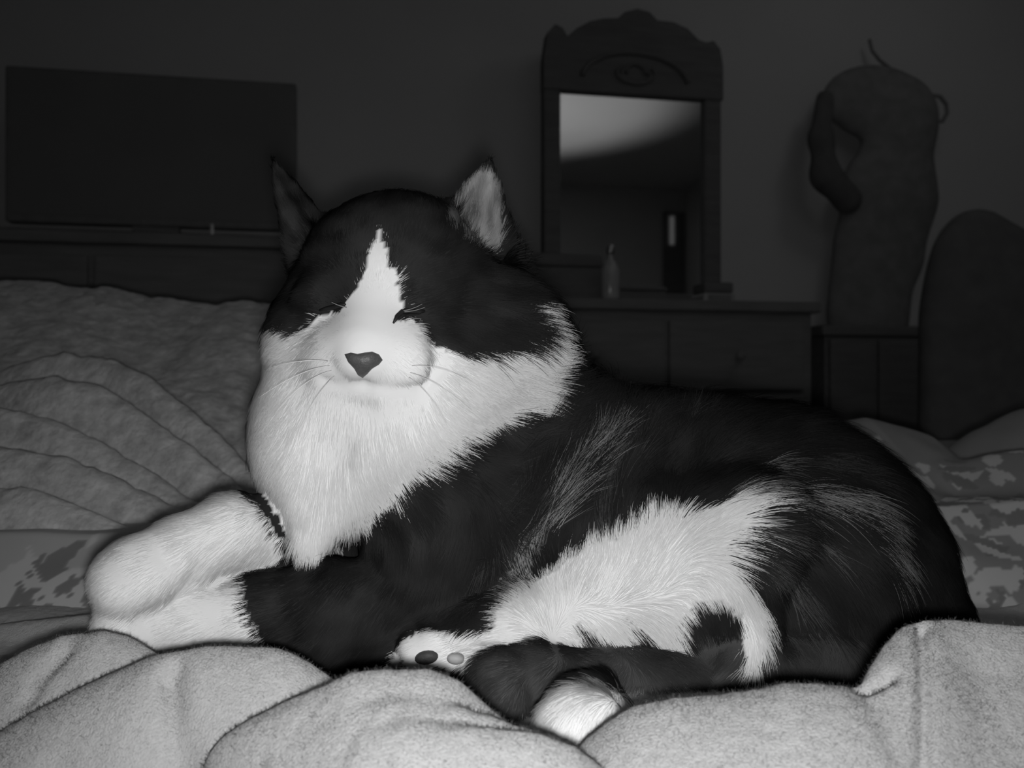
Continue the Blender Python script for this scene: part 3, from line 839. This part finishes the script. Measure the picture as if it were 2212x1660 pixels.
a1 = hc.attributes.new('coat', 'FLOAT', 'CURVE'); a1.data.foreach_set('value', np.clip(sh, 0.008, 0.85).astype(np.float32))
# the lie of the coat: shading follows the body under it
sn = nn + 0.06 * np.stack([cell, fine, cell2], -1)
sn /= np.linalg.norm(sn, axis=1)[:, None]
a2 = hc.attributes.new('skin_normal', 'FLOAT_VECTOR', 'CURVE'); a2.data.foreach_set('vector', sn.astype(np.float32).ravel())
hc.materials.append(M['fur'])
fur = bpy.data.objects.new('fur', hc); COL.objects.link(fur); fur.parent = cat
tag(fur, kind='stuff')

# ---- nose, shut eyes, brow hairs, whiskers, toe pads
def patch(name, outline, mat, bulge, lift=0.001, depth=0.004):
    """small cushion that sits on the cat inside an outline"""
    pts = np.array(outline, float); c = pts.mean(0)
    rings = [1.0, 0.85, 0.6, 0.3]
    verts, faces = [], []
    n = len(pts)
    back = []
    for s in rings:
        for p in pts:
            q = c + (p - c) * s
            w, _ = on_cat(q[0], q[1], lift + bulge * math.sqrt(max(0.0, 1 - s * s)))
            if w is None: w = W(q[0], q[1], 0.40)
            verts.append(w)
    w, _ = on_cat(c[0], c[1], lift + bulge); verts.append(w if w is not None else W(c[0], c[1], 0.4))
    cidx = len(verts) - 1
    for r_ in range(len(rings) - 1):
        for k in range(n):
            faces.append([r_ * n + k, r_ * n + (k + 1) % n, (r_ + 1) * n + (k + 1) % n, (r_ + 1) * n + k])
    for k in range(n):
        faces.append([(len(rings) - 1) * n + k, (len(rings) - 1) * n + (k + 1) % n, cidx])
    b0 = len(verts)
    for k in range(n):
        v = np.array(verts[k]); verts.append(v + np.array([0, depth, 0]))
    for k in range(n):
        faces.append([k, b0 + k, b0 + (k + 1) % n, (k + 1) % n])
    faces.append([b0 + k for k in range(n)][::-1])
    bm = bmesh.new(); bv = [bm.verts.new(tuple(v)) for v in verts]
    for f_ in faces:
        bm.faces.new([bv[i] for i in f_])
    return bm_obj(name, bm, mat, cat, smooth=True)

def curve_pts(pts, n=14):
    P = np.array(pts, float); t = np.linspace(0, 1, len(P)); tn_ = np.linspace(0, 1, n)
    if len(P) == 3:
        a, b_, c = P
        return np.array([(1 - s) ** 2 * a + 2 * s * (1 - s) * (2 * b_ - 0.5 * (a + c)) + s * s * c for s in tn_])
    return np.stack([np.interp(tn_, t, P[:, k]) for k in range(3)], -1)

patch('nose', [(744, 766), (758, 762), (772, 765), (788, 762), (804, 760), (818, 766), (826, 778), (818, 788), (803, 797), (793, 808), (783, 817), (773, 811), (765, 797), (752, 783)], M['nose'], 0.0022, 0.0012)
for side_pts in ([(690, 671), (705, 668), (722, 664), (738, 659), (746, 658)], [(850, 698), (858, 684), (868, 674), (885, 672), (905, 674), (918, 672)]):
    P = []
    for p in side_pts:
        w, _ = on_cat(p[0], p[1], 0.0018); P.append(w)
    bm = bmesh.new(); add_tube(bm, P, [0.0005] + [0.0012] * (len(P) - 2) + [0.0005], 6)
    bm_obj('eye', bm, M['lid'], cat, smooth=True)
def hair_tube(name, P, r0, mat):
    P = curve_pts(P); bm = bmesh.new()
    add_tube(bm, P, list(np.linspace(r0, r0 * 0.3, len(P))), 5)
    return bm_obj(name, bm, mat, cat, smooth=True)
for a, m_, e in [((868, 672), (890, 667), (912, 657)), ((870, 674), (895, 671), (918, 664)), ((748, 664), (732, 660), (716, 653))]:
    w, _ = on_cat(*a, 0.001)
    hair_tube('eyelash', [w, W(m_[0], m_[1], w[1] - 0.006), W(e[0], e[1], w[1] - 0.008)], 0.00028, M['brow'])
for a, m_, e, dz in [((712, 790), (640, 812), (556, 862), -.01), ((716, 800), (650, 836), (590, 900), -.01), ((708, 780), (640, 782), (570, 800), 0), ((722, 812), (690, 850), (660, 900), -.012),
                     ((890, 790), (960, 800), (1040, 840), -.01), ((886, 805), (950, 835), (1020, 890), -.012), ((884, 815), (930, 860), (965, 920), -.014)]:
    w, _ = on_cat(*a, 0.0)
    hair_tube('whisker', [w, W(m_[0], m_[1], w[1] - 0.012), W(e[0], e[1], w[1] + dz)], 0.00016, M['whisker'])
def oval(cx, cy, rx, ry, n=16, lean=0.0):
    return [(cx + rx * math.cos(t) + lean * ry * math.sin(t), cy + ry * math.sin(t)) for t in np.linspace(0, 2 * math.pi, n, endpoint=False)]
patch('toe_pad', oval(921, 1422, 25, 15, lean=-0.3), M['pad'], 0.003, 0.0012)
M['pale_pad'] = plain('pale_paw_pad', 0.40, 0.6, 0.2, 0.1, 200)
patch('toe_pad', oval(984, 1424, 19, 13), M['pale_pad'], 0.003, 0.0012)

# ------------------------------------------------------------------ television and its stand
def rect_uz(px0, py0, px1, py1, v):
    u0, z0 = room_hit(px0, py0, v); u1, z1 = room_hit(px1, py1, v)
    return u0, u1, z1, z0
TVV = 2.50
u0, zt = room_hit(10, 140, TVV); u1, zt2 = room_hit(640, 180, TVV); _, zb = room_hit(10, 478, TVV)
uc = (u0 + u1) / 2; hw = (u1 - u0) / 2
STAND_TOP = room_hit(300, 520, 2.4)[1]
tv = thing('television', 'large dark flat television standing on the dark wooden chest', 'television', uc, TVV, STAND_TOP)
zt = (zt + zt2) / 2 - STAND_TOP; zb = zb - STAND_TOP
box('bezel', -hw, hw, 0.0, 0.045, zb, zt, M['plastic'], tv, 0.006)
box('screen', -hw + 0.012, hw - 0.012, -0.0015, 0.004, zb + 0.02, zt - 0.012, M['screen'], tv, 0.001)
box('neck', -0.06, 0.06, 0.01, 0.04, 0.01, zb + 0.02, M['plastic'], tv, 0.004)
box('stand_foot', -0.22, 0.22, -0.08, 0.12, 0.0, 0.015, M['plastic'], tv, 0.005)

def drawers(par, w, d, h, cols, rows, mat, kmat, top_over=0.02):
    """chest whose front faces the bed (-v)"""
    box('body', -w / 2, w / 2, 0, d, 0.06, h - 0.03, mat, par, 0.004)
    box('top_board', -w / 2 - top_over, w / 2 + top_over, -top_over, d, h - 0.03, h, mat, par, 0.006)
    for sx in (-1, 1):
        for y0 in (0.01, d - 0.07):
            box('leg', sx * (w / 2 - 0.04) - 0.03, sx * (w / 2 - 0.04) + 0.03, y0, y0 + 0.06, 0, 0.06, mat, par, 0.004)
    cw = (w - 0.04) / cols; rh = (h - 0.13) / rows
    for c in range(cols):
        for r_ in range(rows):
            x0 = -w / 2 + 0.02 + c * cw; z0 = 0.08 + r_ * rh
            dr = box('drawer', x0 + 0.008, x0 + cw - 0.008, -0.014, 0.012, z0 + 0.008, z0 + rh - 0.008, mat, par, 0.004)
            bm = bmesh.new()
            bmesh.ops.create_uvsphere(bm, u_segments=12, v_segments=8, radius=0.014, matrix=Matrix.Translation((x0 + cw / 2, -0.028, z0 + rh / 2)) @ Matrix.Diagonal((1, 0.8, 1, 1)))
            kb = bm_obj('knob', bm, kmat, dr, smooth=True)
ch = thing('chest_of_drawers', 'long dark wooden chest of drawers under the television', 'chest of drawers', uc - 0.1, 2.28, 0)
drawers(ch, 1.35, 0.44, STAND_TOP, 2, 3, M['wood'], M['wood'])
# small bright catch of light on the chest, shaped as a pale ornament
gu, gz = room_hit(458, 542, 2.32)
rm = thing('glint_ornament', 'tiny pale upright ornament standing for a glint on the chest in front of the television', 'ornament', gu, 2.32, STAND_TOP)
bm = bmesh.new(); add_lathe(bm, [(0.009, 0), (0.009, 0.004), (0.004, 0.010), (0.0055, 0.018), (0.003, 0.026), (0.0045, 0.031), (0.001, 0.036)], 0, 0, 14)
bm_obj('ornament_body', bm, M['paper'], rm, smooth=True)

# ------------------------------------------------------------------ dresser with the arched mirror
DT = room_hit(1500, 662, 2.45)[1]
du0 = room_hit(1095, 700, 2.30)[0]; du1 = room_hit(1745, 700, 2.30)[0]
ducc = (du0 + du1) / 2
ds = thing('dresser', 'dark wooden dresser that carries the arched mirror', 'dresser', ducc, 2.28, 0)
drawers(ds, du1 - du0, 0.42, DT, 2, 4, M['wood'], M['wood'])
MV = 2.60
mu, _ = room_hit(1365, 600, MV)
mir = thing('vanity_mirror', 'tall mirror in a dark carved wooden frame with arched crest on the dresser', 'mirror', mu, MV, DT)
def mp(px, py):
    u_, z_ = room_hit(px, py, MV); return (u_ - mu, z_ - DT)
gl = [mp(1210, 200), mp(1517, 215), mp(1514, 640), mp(1203, 640)]
top_l, top_r = gl[0], gl[1]
gz1 = (top_l[1] + top_r[1]) / 2
outl = [(1172, 215), (1172, 130), (1180, 75), (1196, 58), (1212, 66), (1222, 84), (1240, 68), (1270, 52), (1300, 46), (1330, 45), (1345, 32), (1372, 25), (1398, 32), (1415, 50), (1450, 54), (1480, 68), (1504, 92), (1520, 97), (1536, 94), (1550, 112), (1556, 150), (1556, 232)]
pts = [mp(*p) for p in outl]
# the arch is level in the room: its foot is one straight line
pts[0] = (pts[0][0], gz1); pts[-1] = (pts[-1][0], gz1)
bm = bmesh.new(); add_prism(bm, pts, -0.022, 0.03)
crest_o = bm_obj('crest', bm, M['dark_wood'], mir)
bm = bmesh.new()
cxm = (pts[0][0] + pts[-1][0]) / 2
add_tube(bm, [(cxm + 0.17 * math.cos(a), -0.026, gz1 + 0.035 + 0.09 * math.sin(a)) for a in np.linspace(0.1, math.pi - 0.1, 24)], 0.008, 8)
for sx in (-1, 1):
    add_tube(bm, [(cxm + sx * (0.03 + 0.035 * s) * math.cos(7 * s), -0.026, gz1 + 0.06 + 0.03 * math.sin(7 * s)) for s in np.linspace(0, 1, 20)], 0.006, 8)
bm_obj('carving', bm, M['dark_wood'], crest_o, smooth=True)
for (a, b_) in (((1172, 0), (1208, 0)), ((1517, 0), (1553, 0))):
    xa = mp(a[0], 400)[0]; xb = mp(b_[0], 400)[0]
    post = box('post', xa, xb, -0.02, 0.03, 0.0, gz1, M['dark_wood'], mir, 0.006)
    bm = bmesh.new(); add_lathe(bm, [(0.03, 0.0), (0.034, 0.02), (0.024, 0.04), (0.030, 0.07)], (xa + xb) / 2, 0.0, 16)
    bm_obj('post_base', bm, M['dark_wood'], post, smooth=True)
box('bottom_rail', gl[3][0] - 0.02, gl[2][0] + 0.02, -0.02, 0.03, 0.0, 0.05, M['dark_wood'], mir, 0.006)
box('glass', gl[3][0] - 0.01, gl[2][0] + 0.01, 0.0, 0.008, 0.03, gz1 + 0.01, M['mirror'], mir, 0.0)
box('back_board', gl[3][0] - 0.02, gl[2][0] + 0.02, 0.009, 0.028, 0.02, gz1 + 0.02, M['dark_wood'], mir, 0.0)

# things on the dresser
def on_dresser(px, v): return room_hit(px, 660, v)[0]
def dresser_box(name, label, cat_, px0, px1, ytop, v, mat, lid=True):
    ua, zt_ = room_hit(px0, ytop, v); ub, _ = room_hit(px1, ytop, v)
    t = thing(name, label, cat_, (ua + ub) / 2, v, DT)
    w = (ub - ua) / 2; h_ = zt_ - DT
    box('body', -w, w, 0, 0.13, 0, h_ * 0.72, mat, t, 0.004)
    box('lid', -w - 0.004, w + 0.004, -0.004, 0.134, h_ * 0.72 + 0.001, h_, mat, t, 0.008)
    return t
dresser_box('jewellery_box', 'dark lidded jewellery box on the dresser against the mirror foot', 'box', 1145, 1300, 545, 2.40, M['dark_wood'])
dresser_box('trinket_box', 'low dark box on the dresser beside the square jar', 'box', 1330, 1440, 618, 2.36, M['dark_wood'])
ja = room_hit(1520, 615, 2.34); jb = room_hit(1590, 615, 2.34)
jr = thing('jar', 'dark square jar with a pale label on the dresser below the mirror post', 'jar', (ja[0] + jb[0]) / 2, 2.34, DT)
w = (jb[0] - ja[0]) / 2; h_ = ja[1] - DT
box('body', -w, w, 0, 2 * w, 0, max(h_ - 0.03, 0.03), M['glass_dark'], jr, 0.008)
box('lid', -w * 0.9, w * 0.9, 0.004, 2 * w - 0.004, max(h_ - 0.029, 0.031), max(h_, 0.06), M['dark_wood'], jr, 0.006)
box('paper_label', -w * 0.7, w * 0.7, -0.002, 0.001, 0.005, max(h_ - 0.035, 0.025), M['cloth'], jr, 0.0)
bu, bz = room_hit(1318, 533, 2.33)
bo = thing('bottle', 'small perfume bottle with a shiny cap standing on the dresser before the mirror', 'bottle', bu, 2.33, DT)
hh = bz - DT
bm = bmesh.new(); add_lathe(bm, [(0.022, 0), (0.026, 0.01), (0.026, hh * 0.55), (0.018, hh * 0.7), (0.009, hh * 0.76), (0.009, hh * 0.86)], 0, 0, 18)
bm_obj('body', bm, M['glass_dark'], bo, smooth=True)
bm = bmesh.new(); add_lathe(bm, [(0.011, hh * 0.87), (0.012, hh * 0.9), (0.012, hh * 1.0), (0.006, hh * 1.04)], 0, 0, 18)
bm_obj('cap', bm, M['metal'], bo, smooth=True)

# ------------------------------------------------------------------ clothes hanging on the wall
HV = 2.66
def HP(px, py, v=HV):
    u_, z_ = room_hit(px, py, v); return np.array([u_, v, z_])
hu, hz = room_hit(1900, 150, HV)
def sdf_thing(name, builder, lo, hi, h, mat, parent, origin):
    s = SDF(lo, hi, h); builder(s)
    v, q = s.mesh(); v = smooth_mesh(v, q, 1, 0.5) - np.array(origin)
    return mesh_obj(name, v, q, mat, parent)
coat_t = thing('hanging_jacket', 'dark hooded jacket hanging in folds from a hook on the wall', 'jacket', hu, HV, 0.6)
og = (hu, HV, 0.6)
def hood(s):
    s.ball(HP(1895, 222, 2.66), (0.200, 0.05, 0.125), 0.03)
    s.ball(HP(1965, 260, 2.65), (0.100, 0.06, 0.13), 0.03)
    s.cone(HP(1940, 260, 2.65), HP(1940, 420, 2.65), 0.125, 0.135, 0.03, flat=((0, 1, 0), 2.4))
    s.cone(HP(1915, 430, 2.65), HP(1910, 540, 2.66), 0.175, 0.150, 0.04, flat=((0, 1, 0), 2.8))
    s.cone(HP(1890, 540, 2.66), HP(1875, 680, 2.66), 0.150, 0.150, 0.03, flat=((0, 1, 0), 2.4))
    s.ball(HP(1828, 312, 2.60), (0.044, 0.14, 0.085), 0.02, sub=True)
lo = HP(1700, 860) - np.array([0.05, 0.14, 0]); hi = HP(2080, 110) + np.array([0.05, 0.085, 0.02])
sdf_thing('body', hood, lo, hi, 0.008, M['cloth'], coat_t, og)
def sleeve(s):
    s.cone(HP(1782, 215, 2.63), HP(1772, 300, 2.61), 0.03, 0.036, 0.03, flat=((0, 1, 0), 1.4))
    s.cone(HP(1775, 300, 2.60), HP(1782, 380, 2.61), 0.036, 0.045, 0.03, flat=((0, 1, 0), 1.4))
    s.cone(HP(1785, 380, 2.60), HP(1830, 430, 2.62), 0.045, 0.05, 0.03, flat=((0, 1, 0), 1.4))
sdf_thing('sleeve', sleeve, lo, hi, 0.008, M['black_cloth'], coat_t, og)
bm = bmesh.new()
add_tube(bm, [HP(*p, 2.64) - np.array(og) for p in [(2005, 205), (2030, 208), (2044, 225), (2046, 245), (2036, 262), (2018, 264)]], 0.007, 8)
bm_obj('hanging_loop', bm, M['cloth'], coat_t, smooth=True)
bm = bmesh.new()
add_tube(bm, [HP(*p, 2.70) - np.array(og) for p in [(1878, 85), (1884, 110), (1900, 130), (1925, 150)]], 0.006, 8)
bm_obj('drawstring', bm, M['cloth'], coat_t, smooth=True)
hk = thing('wall_hook', 'dark metal hook on the wall above the hanging jacket', 'hook', hu, WALL_V, hz)
box('plate', -0.02, 0.02, -0.012, 0.0, -0.08, 0.0, M['plastic'], hk, 0.003)
bm = bmesh.new(); add_tube(bm, [(0, -0.008, -0.02), (0, -0.04, -0.03), (0, -0.055, -0.02), (0, -0.06, 0.0)], 0.006, 8)
bm_obj('prong', bm, M['plastic'], hk, smooth=True)

# ------------------------------------------------------------------ low cabinet and armchair on the right
ca = room_hit(1760, 700, 2.32); cb = room_hit(1975, 700, 2.32)
cb_t = thing('cabinet', 'low dark cabinet against the wall below the hanging jacket', 'cabinet', (ca[0] + cb[0]) / 2 + 0.02, 2.30, 0)
cw = (cb[0] - ca[0]); ctop = room_hit(1850, 705, 2.32)[1]
box('body', -cw / 2, cw / 2, 0, 0.3, 0.05, ctop - 0.03, M['dark_wood'], cb_t, 0.004)
box('top_board', -cw / 2 - 0.015, cw / 2 + 0.015, -0.015, 0.3, ctop - 0.03, ctop, M['dark_wood'], cb_t, 0.006)
box('plinth', -cw / 2 + 0.02, cw / 2 - 0.02, 0.02, 0.28, 0.0, 0.05, M['dark_wood'], cb_t, 0.002)
for sx in (-1, 1):
    x0, x1 = (-cw / 2 + 0.01, -0.004) if sx < 0 else (0.004, cw / 2 - 0.01)
    dr = box('door', x0, x1, -0.016, -0.001, 0.07, ctop - 0.04, M['dark_wood'], cb_t, 0.004)
    bm = bmesh.new(); bmesh.ops.create_uvsphere(bm, u_segments=12, v_segments=8, radius=0.012, matrix=Matrix.Translation((sx * -0.0 + sx * 0.04, -0.026, ctop * 0.55)))
    bm_obj('knob', bm, M['plastic'], dr, smooth=True)

AV = 1.85
au, _ = room_hit(2150, 600, AV)
ac = thing('armchair', 'black rounded armchair at the foot of the bed beside the low cabinet', 'armchair', au + 0.05, AV, 0)
og = np.array([au + 0.05, AV, 0])
def AP(px, py, v=AV):
    u_, z_ = room_hit(px, py, v); return np.array([u_, v, z_])
zt_ = AP(2120, 470)[2]
def back(s):
    s.ball(AP(2115, 610, AV), (0.135, 0.06, 0.175), 0.04)
    s.ball(AP(2185, 640, AV + 0.01), (0.13, 0.07, 0.165), 0.04)
    s.cone(AP(2120, 720, AV), AP(2125, 1000, AV), 0.16, 0.17, 0.05, flat=((0, 1, 0), 2.2))
    s.cone(AP(2230, 720, AV), AP(2260, 1000, AV), 0.16, 0.17, 0.05, flat=((0, 1, 0), 2.2))
lo = np.array([au - 0.35, AV - 0.2, 0.3]); hi = np.array([au + 0.55, AV + 0.2, zt_ + 0.06])
sdf_thing('backrest', back, lo, hi, 0.01, M['black_cloth'], ac, og)
box('seat', -0.28, 0.36, 0.06, 0.40, 0.22, 0.44, M['black_cloth'], ac, 0.05)
for x0 in (-0.36, 0.34):
    box('armrest', x0, x0 + 0.12, 0.0, 0.40, 0.16, 0.60, M['black_cloth'], ac, 0.04)
for sx in (-0.3, 0.4):
    for sy in (0.04, 0.34):
        bm = bmesh.new(); add_lathe(bm, [(0.018, 0), (0.025, 0.17)], sx, sy, 12)
        bm_obj('leg', bm, M['dark_wood'], ac, smooth=True)
